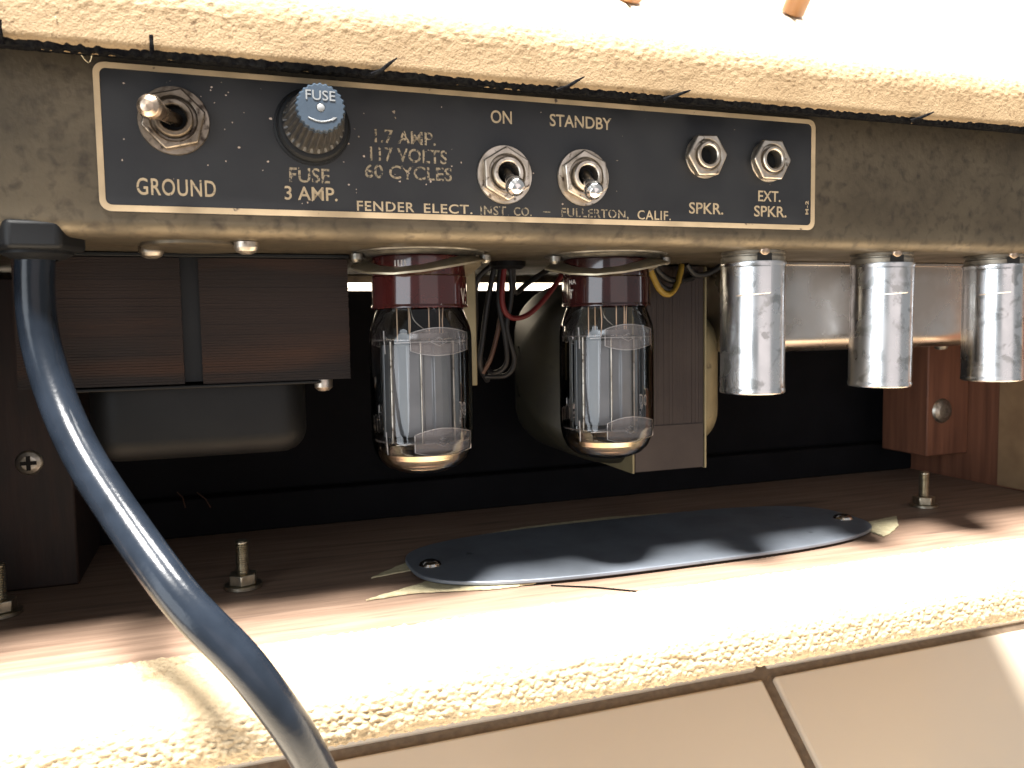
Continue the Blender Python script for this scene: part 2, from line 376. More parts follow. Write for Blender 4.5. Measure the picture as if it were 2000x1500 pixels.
# black lining under the top edge, its ragged lip and stray tufts
b = MB(); xs = np.arange(XL + 2, XR - 2, 1.1); n = len(xs)
vs = []
for k, x in enumerate(xs):
    e = random.uniform(-.5, .35)
    vs += [(x, -19.2 + random.uniform(-.3, .3), 40.6), (x, -18.6, 39.2 + e), (x, -15.5, 39.4 + e), (x, 4, 44.5), (x, 4, 44.9), (x, -15, 44.9)]
fs = []
for k in range(n - 1):
    for q in range(6): a, c = 6 * k + q, 6 * k + (q + 1) % 6; fs.append((a, c, c + 6, a + 6))
b.add(vs, fs); obj('lining', b, 'felt', cab, smooth=0)
for x, lean, ln in ((-18, .02, 4.2), (17, .0, 3.9), (78.5, 4.6, 4.0), (137.5, 5.6, 3.6), (176, 5.8, 2.4), (281, 6.0, 2.6)):
    b = MB(); w = .55
    b.tube([(x - lean * .6, -19.6, 39.0), (x, -20.9, 40.2), (x + lean * .5, -21.5, 40 + ln * .55), (x + lean, -21.3, 40 + ln)], [.7, .6, .5, .2 if lean > .1 else .55], 6)
    obj('lining_tuft', b, 'felt', cab)
for pts in ([(7, 185.6, -117.5), (9.5, 185.4, -120.5), (10.6, 185.6, -126)], [(16.5, 185.6, -118.5), (20.5, 185.4, -122.3), (22.8, 185.6, -127)]):
    b = MB(); b.tube(pts, .35, 5); obj('splinter', b, 'splinter', cab)
# corner blocks with a screw each
def screw_mb(cx, cy, cz, r, axis=(0, -1, 0), dome=.35):
    m = MB(); m.lathe([(0, r * dome), (r * .55, r * dome * .85), (r * .88, r * dome * .45), (r, 0), (r, -1)], (cx, cy, cz), axis, 28); return m
def cross_slot(cx, cy, cz, r):
    m = MB(); m.box(cx - r, cx + r, cy - .15, cy + .6, cz - r * .26, cz + r * .26); m.box(cx - r * .26, cx + r * .26, cy - .25, cy + .5, cz - r, cz + r); return m
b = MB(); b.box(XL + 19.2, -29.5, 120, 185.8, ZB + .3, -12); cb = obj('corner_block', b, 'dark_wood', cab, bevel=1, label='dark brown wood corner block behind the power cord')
obj('screw', screw_mb(-45.5, 119.8, -88.2, 5.2), 'steel', cb); obj('screw_slot', cross_slot(-45.5, 118.1, -88.2, 3), 'hole', cb)
b = MB(); b.box(457, XR - 19.2, 140, 178, -124, -12); cb = obj('corner_block', b, 'cleat', cab, bevel=.8, label='reddish wood corner block at the right')
obj('screw', screw_mb(469, 139.8, -95, 8), 'steel', cb)
obj('screw', screw_mb(466, 139.8, -50, 4), 'steel', cb)
b = MB(); b.box(XR - 21.0, XR - 19.1, 40, 116, ZB + 1.2, -52); obj('paper_chart', b, 'paper', cab, label='tan paper label board on the right inner wall')
# oval cover plate over torn cloth
def superell(cx, cy, a, bb, n=2.5, N=96, rot=0):
    out = []
    for i in range(N):
        t = 2 * PI * i / N; c, s = math.cos(t), math.sin(t)
        x = a * math.copysign(abs(c) ** (2 / n), c); y = bb * math.copysign(abs(s) ** (2 / n), s)
        out.append((cx + x * math.cos(rot) - y * math.sin(rot), cy + x * math.sin(rot) + y * math.cos(rot)))
    return out
OV = superell(224.5, 83, 119.5, 42, 3.1)
b = MB(); b.prism(OV, lambda x, y: (x, y, ZB + 1.3), lambda x, y: (x, y, ZB + 3.0))
ov = obj('cover_plate', b, 'oval', cab, bevel=.4, label='oval dark steel plate lying on the bottom board')
for sx, sy in ((114, 81.5), (336, 78.5)):
    s = screw_mb(sx, sy, ZB + 3.05, 5, (0, 0, 1), .42); obj('screw', s, 'chrome', ov)
def scrap(poly, z=.4, t=.55):
    # ragged flap of cloth: subdivided outline with small jitter
    pts = []
    for i in range(len(poly)):
        p, q = poly[i], poly[(i + 1) % len(poly)]; n = max(1, int(math.dist(p, q) / 2.2))
        for k in range(n):
            f = k / n; pts.append((p[0] + (q[0] - p[0]) * f + random.uniform(-.35, .35), p[1] + (q[1] - p[1]) * f + random.uniform(-.35, .35)))
    m = MB(); m.prism(pts, lambda x, y: (x, y, ZB + z), lambda x, y: (x, y, ZB + z + t)); obj('fabric_scrap', m, 'scrap', cab, smooth=0)
scrap([(87.5, 79.5), (107, 84), (112, 100), (103, 93)])
scrap([(80.5, 52), (100, 53.5), (134, 45.5), (150, 46), (138, 60), (110, 66)])
scrap([(146, 118), (153, 129), (180, 135), (226, 137.5), (262, 133), (272, 124), (200, 118)])
scrap([(330, 98), (348, 96), (350, 93), (326, 84)])
scrap([(334, 48), (344, 53), (357, 62), (371, 78), (349, 74), (336, 62)])
b = MB(); b.tube([(155, 42, ZB + .3), (170, 33, ZB + .45), (185, 21, ZB + .4)], .35, 6); obj('fabric_seam', b, 'felt', cab)
# bolts standing up through the board
def hexnut(m, cx, cy, cz, rc, h, axis='z', ph=0, hole=None):
    O = ngon(6, rc, ph)
    if axis == 'z': f0 = lambda x, y: (cx + x, cy + y, cz); f1 = lambda x, y: (cx + x, cy + y, cz + h)
    else: f0 = lambda x, y: (cx + x, cy, cz + y); f1 = lambda x, y: (cx + x, cy - h, cz + y)
    if hole is None: m.prism(O, f0, f1)
    else:
        n = 48; outer = []; inner = []
        for i in range(n):
            t = 2 * PI * i / n + ph; k = (t - ph) % (PI / 3) - PI / 6; rr = rc * math.cos(PI / 6) / math.cos(k)
            outer.append((rr * math.cos(t), rr * math.sin(t))); inner.append((hole * math.cos(t), hole * math.sin(t)))
        m.ring_prism(outer, inner, f0, f1)
    return m
def bolt(x, y):
    p = [(0, ZB + 20), (2.2, ZB + 20), (2.7, ZB + 19.4)]
    z = ZB + 19
    while z > ZB + 4: p += [(2.75, z), (2.35, z - .45)]; z -= .9
    p += [(2.4, ZB)]
    b = MB(); b.lathe([(r, h) for r, h in p], (x, y, 0), (0, 0, 1), 20); bo = obj('bolt', b, 'zinc', cab, smooth=20, at=(x, y, ZB))
    b = MB(); b.lathe([(2.4, ZB + 1.6), (7.6, ZB + 1.6), (7.6, ZB + .3)], (x, y, 0), (0, 0, 1), 30); obj('washer', b, 'zinc', bo, at=(x, y, ZB))
    b = hexnut(MB(), x, y, ZB + 1.7, 6.0, 4.4, 'z', .4); obj('nut', b, 'zinc', bo, bevel=.4, at=(x, y, ZB))
    return bo
b0 = bolt(36, 90)
copy_part(b0, cab, (369, 2, 0)); copy_part(b0, cab, (-88.5, 1, 0))

# ------------------------------------------------------------------ chassis
ch = thing('amplifier_chassis', 'old brass-brown metal chassis with black control plate, hanging under the cabinet top', 'chassis', (206, 80, -7))
b = MB(); X0, X1 = -95.0 + 19, 488.0
prof = [(0, 44.2)] + [(5.5 - 5.5 * math.cos(math.radians(a)), -1.5 - 5.5 * math.sin(math.radians(a))) for a in range(0, 91, 9)] + [(187, -7), (188, -10.6), (188.6, -10.6), (188.6, 30)]
inn = [(1.6, 44.2), (1.6, 0), (6, -5.4), (186.4, -5.4), (186.4, 30)]
vs = [(x, y, z) for x in (X0, X1) for (y, z) in prof]; n = len(prof)
b.add(vs, [(i, i + 1, n + i + 1, n + i) for i in range(n - 1)])
vs = [(x, y, z) for x in (X0, X1) for (y, z) in inn]; n = len(inn)
b.add(vs, [(i, i + 1, n + i + 1, n + i) for i in range(n - 1)])
obj('chassis_body', b, 'chassis', ch, smooth=40)
# control plate
def rrect(x0, x1, z0, z1, r, n=8):
    out = []
    for cx, cz, a0 in ((x1 - r, z1 - r, 0), (x0 + r, z1 - r, 90), (x0 + r, z0 + r, 180), (x1 - r, z0 + r, 270)):
        out += [(cx + r * math.cos(math.radians(a0 + 90 * k / n)), cz + r * math.sin(math.radians(a0 + 90 * k / n))) for k in range(n + 1)]
    return out
PW = 249.77
b = MB(); b.prism(rrect(0, PW, 0, 42, 3.2), lambda x, z: (x, -.05, z), lambda x, z: (x, -.8, z)); cp = obj('control_plate', b, 'plate', ch, bevel=.15, label='black enamel plate with gold border and lettering')
b = MB(); b.ring_prism(rrect(.1, PW - .1, .1, 41.9, 3.1), rrect(1.75, PW - 1.9, 1.9, 40.3, 1.8), lambda x, z: (x, -.7, z), lambda x, z: (x, -1.0, z)); obj('plate_border', b, 'gold', cp)
TXT = [('GROUND', 10.0, 31.6, 5.0, 9.9, 0, 1.1), ('FUSE', 53.0, 65.2, 10.4, 14.9, 1, 1.0), ('3 AMP.', 51.4, 67.4, 5.0, 9.2, 0, 1.0),
       ('1.7 AMP.', 79.6, 99.4, 23.8, 28.0, 2, 1.0), ('117 VOLTS', 78.0, 103.1, 18.1, 22.5, 1, 1.0), ('60 CYCLES', 76.2, 104.6, 12.7, 17.0, 1, 1.0),
       ('ON', 118.4, 125.8, 32.4, 36.6, 0, 1.0), ('STANDBY', 139.5, 162.7, 32.7, 36.8, 0, 1.0),
       ('FENDER', 73.4, 91.8, 1.75 + .6, 5.4, 0, 1.1), ('ELECT.', 95.0, 111.4, 1.7 + .6, 5.3, 0, 1.1), ('INST.', 114.2, 124.2, 1.6 + .6, 5.2, 1, 1.1),
       ('CO.', 126.0, 132.4, 2.2, 5.1, 1, 1.1), ('-', 136.6, 139.6, 3.6, 4.0, 1, 1), ('FULLERTON,', 143.4, 169.2, 1.9, 5.4, 2, 1.1),
       ('CALIF.', 172.8, 186.3, 2.2, 5.5, 0, 1.1), ('SPKR.', 193.9, 208.4, 4.9, 9.0, 0, 1.0), ('EXT.', 223.8, 233.8, 10.3, 14.3, 0, 1.0), ('SPKR.', 222.0, 236.6, 4.6, 8.7, 0, 1.0)]
for s, x0, x1, z0, z1, worn, sp in TXT:
    obj('lettering', text_mesh(s, x0, x1, z0, z1, -.8, .09, .010, sp), ('print', 'print_worn', 'print_worn')[worn], cp, smooth=0)
obj('lettering', text_mesh('M-2', 245.4, 246.8, 6.0, 11.2, -.8, .09, .012, 1.1, rot=True), 'print', cp, smooth=0)
# paint chips
b = MB()
for k in range(60):
    x, z = random.uniform(6, 150), random.uniform(4, 39)
    if random.random() < .35: x = random.uniform(30, 75)
    r = random.uniform(.18, .62) * random.uniform(.5, 1); q = random.randint(4, 6); sx = random.uniform(.6, 1.6)
    b.prism([(x + r * sx * math.cos(2 * PI * i / q) * random.uniform(.5, 1), z + r * math.sin(2 * PI * i / q) * random.uniform(.5, 1)) for i in range(q)], lambda x, z: (x, -.78, z), lambda x, z: (x, -.835, z))
pc = obj('paint_chips', b, 'chip', cp, smooth=0); pc['kind'] = 'stuff'

def toggle(x, z, k, tip, nut_ph, label, old=False):
    y = -.85; m1 = 'tarnish' if old else 'nickel'
    p = MB(); p.lathe([(5, -.1), (9.6 * k, 0), (9.9 * k, .4), (9.7 * k, .9), (5, .95)], (x, y, z), (0, -1, 0), 40)
    sw = obj('toggle_switch', p, m1, ch, label=label)          # the washer plate is its own mesh
    n = hexnut(MB(), x, y - .95, z, 9.1 * k, 2.6, 'y', nut_ph, 6.3 * k); obj('nut', n, m1, sw, bevel=.45)
    q = MB(); ro, ri = 5.5 * k, 3.75 * k
    pr = [(6.2 * k, .9), (6.2 * k, 1.6), (ro - .25, 1.7), (ro, 2.4), (ro - .25, 3.0), (ro, 3.6), (ro - .2, 4.6), (ro - .5, 4.9), (ri + .3, 4.9), (ri, 4.6), (ri * .95, -1)]
    q.lathe(pr, (x, y, z), (0, -1, 0), 40); obj('bushing', q, m1, sw, smooth=35)
    h = MB(); h.lathe([(0, 1.2), (ri * .97, 1.0)], (x, y, z), (0, -1, 0), 24); obj('bushing_hole', h, 'hole', sw)
    a = Vector((x, y - 2.2, z)); t = Vector(tip); d = (t - a); L = d.length
    l = MB(); l.lathe([(1.9, -1.5), (1.75, 2), (1.7, L * .3), (2.0, L * .6), (2.7, L * .86), (3.1, L - 1), (3.15, L + .4), (2.7, L + 1.8), (1.6, L + 2.8), (0, L + 3.2)] if not old else
                    [(2.1, -1.5), (1.9, 2), (1.9, L * .3), (2.1, L * .6), (2.8, L * .82), (3.3, L - .6), (3.4, L + .6), (2.9, L + 1.9), (1.7, L + 2.9), (0, L + 3.3)], a, d, 28)
    obj('lever', l, 'old_chrome' if old else 'chrome', sw, smooth=60)
    return sw
toggle(20.9, 26.6, 1.0, (15.9, -19.5, 25.6), .25, 'ground toggle switch with its tarnished lever tipped to the left', True)
toggle(122.8, 15.6, .98, (120.8, -17, 9.2), .55, 'power toggle switch under the word ON, lever down')
toggle(151.6, 15.9, .98, (148.0, -17, 9.0), .62, 'standby toggle switch under the word STANDBY, lever down')
def jack(x, z, ph, label):
    y = -.85
    p = MB(); p.lathe([(4, -.1), (7.7, 0), (7.8, .4), (7.6, .8), (4, .85)], (x + .5, y, z), (0, -1, 0), 36); j = obj('speaker_jack', p, 'nickel', ch, label=label)
    n = hexnut(MB(), x, y - .85, z, 8.2, 3.0, 'y', ph, 5.4); obj('nut', n, 'nickel', j, bevel=.5)
    q = MB(); q.lathe([(5.35, .8), (5.3, 2.6), (4.75, 2.7), (4.75, 4.3), (4.45, 4.7), (3.7, 4.7), (3.35, 4.3), (3.3, -1)], (x, y, z), (0, -1, 0), 36); obj('bushing', q, 'nickel', j, smooth=35)
    h = MB(); h.lathe([(0, .6), (3.25, .5)], (x, y, z), (0, -1, 0), 24); obj('jack_hole', h, 'hole', j)
jack(199.6, 25.5, 0.06, 'speaker jack with bright hex nut, above the single word SPKR.')
jack(227.6, 25.3, .0, 'extension speaker jack above the words EXT. SPKR.')
# fuse holder
FX, FZ = 60.4, 27.3
p = MB(); p.lathe([(6, 0), (11.6, 0), (11.6, .9), (11.0, 1.1), (10.9, 3.2), (10.2, 4.3), (9.4, 4.6), (6, 4.6)], (FX, -.85, FZ), (0, -1, 0), 56)
fh = obj('fuse_holder', p, 'black_plastic', ch, smooth=35, label='black fuse holder with fluted cap')
p = MB(); nf = 26
p.lathe([(9.3, 4.4), (9.2, 5.2), (8.9, 6), (7.2, 19.5), (6.8, 20.6)], (FX, -.85, FZ + .25), (0, -1, 0), nf * 8, rf=lambda t, j: 1 if j < 2 else (1 - .095 * (0.5 + .5 * math.copysign(abs(math.cos(nf * t)) ** .5, math.cos(nf * t)))))
obj('fluted_cap', p, 'fuse_body', fh, smooth=40)
p = MB(); p.lathe([(6.6, 20.4), (7.0, 20.8), (7.0, 22.2), (6.55, 22.8), (1.3, 22.8), (1.05, 22.2), (0, 21.9)], (FX, -.85, FZ + .3), (0, -1, 0), nf * 6, rf=lambda t, j: (1 - .03 * (1 + math.cos(nf * t))) if j < 4 else 1)
obj('cap_top', p, 'fuse_top', fh, smooth=45)
yt = -.85 - 22.8
obj('lettering', text_mesh('FUSE', FX - 4.1, FX + 4.1, FZ + 2.3, FZ + 5.0, yt + .05, .28, .0), 'silver_print', fh, smooth=0)
p = MB(); ac = [(FX - 3.6 + 7.2 * k / 10, yt - .05, FZ - 2.6 - 1.0 * math.sin(PI * k / 10)) for k in range(11)]; p.tube(ac, .22, 6)
p.prism([(FX + 4.4, FZ - 2.2), (FX + 3.0, FZ - 3.3), (FX + 3.2, FZ - 2.2)], lambda x, z: (x, yt + .1, z), lambda x, z: (x, yt - .25, z)); obj('arrow', p, 'silver_print', fh)
p = MB(); p.lathe([(0, .25), (.7, .2), (1.1, 0)], (FX, yt, FZ + .3), (0, -1, 0), 16); obj('rivet', p, 'silver_print', fh)

# tube sockets with their spring retainers
def interp(tab, a):
    xs = [t[0] for t in tab]; return float(np.interp(a, xs, [t[1] for t in tab]))
def leaf(tab, rin, rout, a0, a1, cx, cy, t=.7, n=44, bank=0):
    m = MB(); vs = []; fs = []
    for k in range(n + 1):
        a = a0 + (a1 - a0) * k / n; z = interp(tab, a); c, s = math.cos(math.radians(a)), math.sin(math.radians(a))
        e = min(1, min(k, n - k) / 3 + .35); mid = (rin + rout) / 2; hw = (rout - rin) / 2 * e
        for r, zz in ((mid - hw, z), (mid + hw, z - .8), (mid + hw, z - .8 - t), (mid - hw, z - t)): vs.append((cx + r * c, cy + r * s, zz - (bank if r > mid else 0)))
    for k in range(n):
        for q in range(4): a, b2 = 4 * k + q, 4 * k + (q + 1) % 4; fs.append((a, b2, b2 + 4, a + 4))
    fs += [(0, 1, 2, 3), (4 * n, 4 * n + 3, 4 * n + 2, 4 * n + 1)]
    return m.add(vs, fs)
def tube_socket(cx, cy):
    m = MB(); m.lathe([(17.6, -7.4), (18.4, -8.3), (19.6, -9.0), (20.8, -8.7), (21.8, -7.7), (24.6, -7.5), (24.8, -7.0)], (cx, cy, 0), (0, 0, 1), 64)
    s = obj('tube_socket', m, 'dull_steel', ch, smooth=40, at=(cx, cy, -7))
    m = MB(); m.lathe([(18.4, -6.9), (18.3, -8.4), (17.2, -8.7), (0, -8.7)], (cx, cy, 0), (0, 0, 1), 48); obj('socket_wafer', m, 'socket', s, at=(cx, cy, -7))
    m = leaf([(158, -9.0), (185, -10.6), (210, -12.6), (235, -13.4), (260, -12.6), (285, -10.8), (310, -8.9), (330, -7.8), (352, -7.6)], 18.7, 25.2, 158, 350, cx, cy, bank=1.6)
    obj('retainer_clip', m, 'clip', s, smooth=40, at=(cx, cy, -7))
    m = leaf([(-4, -8.6), (15, -11.5), (35, -15), (60, -18.5)], 18.4, 25.0, -4, 62, cx, cy, n=20); obj('clip_tab', m, 'clip', s, smooth=40, at=(cx, cy, -7))
    for px, py in ((-23.4, -3), (24.5, -5)):
        m = MB(); m.lathe([(0, -11.2), (1.5, -11), (2.3, -10), (2.3, -8)], (cx + px, cy + py, 0), (0, 0, 1), 16); obj('rivet', m, 'steel', s, at=(cx, cy, -7))
    return s
s0 = tube_socket(102.4, 40); copy_part(s0, ch, (77.7, 0, 0))

# shield sockets
def shield_socket(cx, cy):
    m = MB(); m.lathe([(12.4, -7), (12.5, -8.1), (12.0, -8.4), (12.0, -9.0), (12.6, -9.3), (12.5, -12.2), (11, -12.4)], (cx, cy, 0), (0, 0, 1), 48)
    s = obj('shield_socket', m, 'dull_steel', ch, smooth=30, at=(cx, cy, -7))
    a = math.radians(-105); c, q = math.cos(a), math.sin(a); m = MB()
    m.add([(cx + 12.75 * math.cos(a + t), cy + 12.75 * math.sin(a + t), z) for z in (-8.4, -11.7) for t in (-.23, -.08, .08, .23)], [(0, 1, 5, 4), (1, 2, 6, 5), (2, 3, 7, 6)])
    obj('socket_slot', m, 'hole', s, at=(cx, cy, -7))
    m = MB(); m.lathe([(0, 1.1), (1.3, .9), (2.2, .2), (2.3, -.6)], (cx + 12.3 * c, cy + 12.3 * q, -7.6), (c, q, -.35), 18); obj('rivet', m, 'old_chrome', s, smooth=60, at=(cx, cy, -7))
    return s
h0 = shield_socket(234.4, 17); copy_part(h0, ch, (65.4, 0, 0)); copy_part(h0, ch, (130.8, 0, 0))

# blanking disc with two screws at the left underside
m = MB(); m.lathe([(0, -8.5), (15.5, -8.5), (16.5, -7.9), (16.6, -7)], (25, 22, 0), (0, 0, 1), 48); bd = obj('blanking_disc', m, 'chassis', ch, smooth=35)
for x, y in ((11, 30), (40, 9)):
    m = MB(); m.lathe([(0, -11), (1.6, -10.9), (3.2, -10.1), (3.8, -8.9), (3.8, -7.2)], (x, y, 0), (0, 0, 1), 24); obj('screw', m, 'nickel', bd, smooth=50)
# strain relief
m = hexnut(MB(), -18.6, 11, -10.8, 13.2, 8.2, 'z', .12); sr = obj('strain_relief', m, 'black_plastic', ch, bevel=1.4, segs=3)
m = MB(); m.lathe([(9.5, -10.5), (9.5, -11.6), (7.5, -12.6), (5.3, -13.2)], (-18.6, 12, 0), (0, 0, 1), 32); obj('collar', m, 'black_plastic', sr)

# power transformer: two lamination packs each side of a black strap, bell cover beneath
def lam_stack(x0, x1, y0, y1, z0, z1, pitch, axis):
    m = MB(); e = .22
    if axis == 'z':
        z = z1
        while z > z0 + .05:
            j = random.uniform(0, e); m.box(x0 + random.uniform(0, .15), x1 - random.uniform(0, .25), y0 + j, y1, max(z - pitch * .94, z0), z); z -= pitch
    else:
        x = x0
        while x < x1 - .05:
            m.box(x, min(x + pitch * .94, x1), y0 + random.uniform(0, e), y1, z0 + random.uniform(0, .5), z1); x += pitch
    return m
m = MB(); m.box(-33.2, 77.0, 52, 118, -53.0, -7.6); pt = obj('power_transformer', m, 'bell_black', ch, label='large dark transformer with brown laminations at the left')
obj('lamination_stack', lam_stack(-33.5, 18.6, 50, 53, -53.6, -9, .95, 'z'), 'lam', pt, smooth=0)
obj('lamination_stack', lam_stack(24.6, 77.4, 50, 53, -53.9, -9, .95, 'z'), 'lam', pt, smooth=0)
m = MB(); m.box(-33.5, 78, 49.0, 118, -8.6, -7.2); obj('top_flange', m, 'bell_black', pt, bevel=.3)
m = MB(); m.box(-20, 66, 49.6, 112, -55.3, -54.1); obj('bottom_flange', m, 'bell_black', pt, bevel=.4)
m = MB()
def rbox_shell(m, x0, x1, y0, y1, ztop, zbot, r, n=6):
    rings = [(0, ztop)] + [(r - r * math.cos(PI / 2 * k / n), zbot + r - r * math.sin(PI / 2 * k / n)) for k in range(n + 1)]
    L = []
    for ins, z in rings: L.append([(x, y, z) for x, y in rrect(x0 + ins, x1 - ins, y0 + ins, y1 - ins, max(r * 1.3 - ins, .6), 6)])
    k = len(L[0]); vs = [p for q in L for p in q]; fs = []
    for j in range(len(L) - 1):
        for i in range(k): fs.append((j * k + i, j * k + (i + 1) % k, (j + 1) * k + (i + 1) % k, (j + 1) * k + i))
    fs.append(tuple((len(L) - 1) * k + i for i in range(k)))
    return m.add(vs, fs)
rbox_shell(m, -15, 62, 58, 108, -55, -82.5, 9); obj('bell_cover', m, 'bell_black', pt, smooth=50)
m = MB(); m.lathe([(0, -58.6), (2, -58.4), (3.4, -57), (3.5, -54)], (67.5, 54, 0), (0, 0, 1), 20); obj('screw', m, 'nickel', pt, smooth=50)

# output transformer
xa, xb, ya, yb, zb = 217.5, 256.5, 87, 168, -107
m = MB(); m.box(xa + 1, xb - 1, ya + .8, yb, zb + .8, -7.6); ot = obj('output_transformer', m, 'lam_ot', ch, label='output transformer with vertical laminations and yellowed bells behind the second tube')
obj('lamination_stack', lam_stack(xa, xb, ya, ya + 2, zb, -8, .98, 'x'), 'lam_ot', ot, smooth=0)
m = MB(); m.box(xa + .5, xb - .4, ya - .5, ya + .5, zb, zb + 22); obj('core_band', m, 'lam_ot', ot)
for x0, x1, lip in ((xa - 1.2, xa - .1, -1), (xb + .1, xb + 1.2, 1)):
    m = MB(); m.box(x0, x1, ya - 1, yb, zb - .6, -8); obj('bell_flange', m, 'bell', ot, bevel=.3)
def bell(m, x0, x1, y0, y1, z0, z1, n=12):
    # rounded cup standing out from plane x0 to x1
    L = []; r = abs(x1 - x0)
    for k in range(n + 1):
        a = PI / 2 * k / n; ins = r * .9 * (1 - math.cos(a)); x = x0 + (x1 - x0) * math.sin(a)
        L.append([(x, y, z) for y, z in rrect(y0 + ins, y1 - ins, z0 + ins, z1 - ins, max(14 - ins * .5, 3), 7)])
    k = len(L[0]); vs = [p for q in L for p in q]; fs = [(j * k + i, j * k + (i + 1) % k, (j + 1) * k + (i + 1) % k, (j + 1) * k + i) for j in range(n) for i in range(k)]
    fs.append(tuple(n * k + i for i in range(k))); return m.add(vs, fs)
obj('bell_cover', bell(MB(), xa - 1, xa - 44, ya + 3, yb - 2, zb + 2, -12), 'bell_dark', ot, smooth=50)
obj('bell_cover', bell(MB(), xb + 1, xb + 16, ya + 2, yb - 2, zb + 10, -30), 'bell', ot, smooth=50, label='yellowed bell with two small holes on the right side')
m = MB()
for yy in (ya + 6, ya + 13): m.lathe([(0, 16.2 - 4), (1.3, 16.15 - 4)], (xb + 1.2, yy, -54), (1, 0, 0), 14)

# capacitor cover: long shiny pan behind the shields
m = MB(); r = 9; z0, z1, y0, y1 = -50, -7.3, 62, 150
pr = [(y0, z1)] + [(y0 + r - r * math.cos(math.radians(a)), z0 + r - r * math.sin(math.radians(a))) for a in range(0, 91, 9)] + [(y1, z0), (y1, z1)]
xs = list(np.linspace(268, 486, 30)); n = len(pr)
m.add([(x, y + .5 * math.sin(x / 13.) * (1 if 0 < i < n - 2 else 0), z) for x in xs for i, (y, z) in enumerate(pr)], [(k * n + i, k * n + i + 1, (k + 1) * n + i + 1, (k + 1) * n + i) for k in range(len(xs) - 1) for i in range(n - 1)] + [tuple(range(n)), tuple((len(xs) - 1) * n + i for i in range(n))])
pan = obj('capacitor_cover', m, 'pan', ch, smooth=40, label='long shiny metal pan behind the three tube shields')
m = MB(); m.box(266, 486, 58, 62.2, -8.9, -7.2); obj('cover_flange', m, 'pan', pan, bevel=.3)
m = MB(); m.lathe([(0, -53.5), (3, -53), (4.2, -50.4)], (424, 100, 0), (0, 0, 1), 20); obj('screw', m, 'steel', pan, smooth=50)

# bracket
m = MB(); m.box(127.8, 135.2, 74, 75.4, -60.5, -7.2); m.box(127.8, 135.2, 75.4, 92, -8.4, -7.2); obj('bracket', m, 'bell', ch, bevel=.5, label='narrow yellowed metal tab hanging behind the left tube')
# wires
def spline(pts, n=12):
    P = [Vector(p) for p in pts]; P = [P[0] * 2 - P[1]] + P + [P[-1] * 2 - P[-2]]; out = []
    for i in range(1, len(P) - 2):
        for k in range(n):
            t = k / n; a, b2, c, d = P[i - 1:i + 3]
            out.append(.5 * ((2 * b2) + (c - a) * t + (2 * a - 5 * b2 + 4 * c - d) * t * t + (3 * b2 - a - 3 * c + d) * t ** 3))
    out.append(P[-2]); return out
def wire(pts, m, r=1.05, label=None):
    b = MB(); b.tube(spline(pts), r, 8); obj('wire', b, m, ch, smooth=60, label=label)
m = MB(); m.lathe([(8, -7), (8, -9), (6, -10.4), (0, -10.4)], (151, 78, 0), (0, 0, 1), 30); obj('grommet', m, 'black_plastic', ch)
wire([(148, 78, -8), (147, 79, -24), (150, 80, -40), (151, 82, -52), (146, 86, -56), (143, 92, -50)], 'wire_black', 1.2)
wire([(152, 77, -8), (153, 79, -22), (151, 80, -36), (155, 82, -50), (152, 84, -57), (144, 90, -58)], 'wire_black', 1.2)
wire([(146, 80, -8), (143, 82, -24), (141, 84, -40), (140, 86, -52), (146, 94, -60)], 'wire_black', 1.3)
wire([(149, 76, -8), (148, 77, -24), (152, 79, -31), (160, 82, -31), (168, 84, -26), (176, 86, -18), (184, 90, -9)], 'wire_red', 1.2, 'red wire looping under the chassis')
wire([(154, 79, -8), (156, 83, -20), (164, 88, -16), (178, 92, -8)], 'wire_black', 1.3)
wire([(150, 80, -9), (149, 82, -30), (145, 84, -48), (142, 88, -56)], 'wire_brown', 1.1)
wire([(145, 80, -8), (138.5, 84, -16), (139.5, 90, -34), (139, 95, -54)], 'wire_black', 1.3)
wire([(216, 70, -7.5), (219, 71, -13), (224, 73, -19.5), (230, 75, -21.5), (236, 78, -17), (240, 80, -7.5)], 'wire_yellow', 1.5, 'yellow wire looping beside the second tube')
wire([(218, 71, -7.5), (221, 73, -13), (227, 75, -18.5), (233, 77, -19.5), (239, 80, -15), (242, 84, -7.5)], 'wire_black', 1.4)
wire([(221, 74, -7.5), (226, 76, -12), (234, 79, -15), (246, 84, -14), (256, 90, -10)], 'wire_black', 1.6)
wire([(240, 76, -7.5), (246, 78, -12), (254, 79, -11.5), (262, 80, -7.6)], 'wire_black', 1.4)

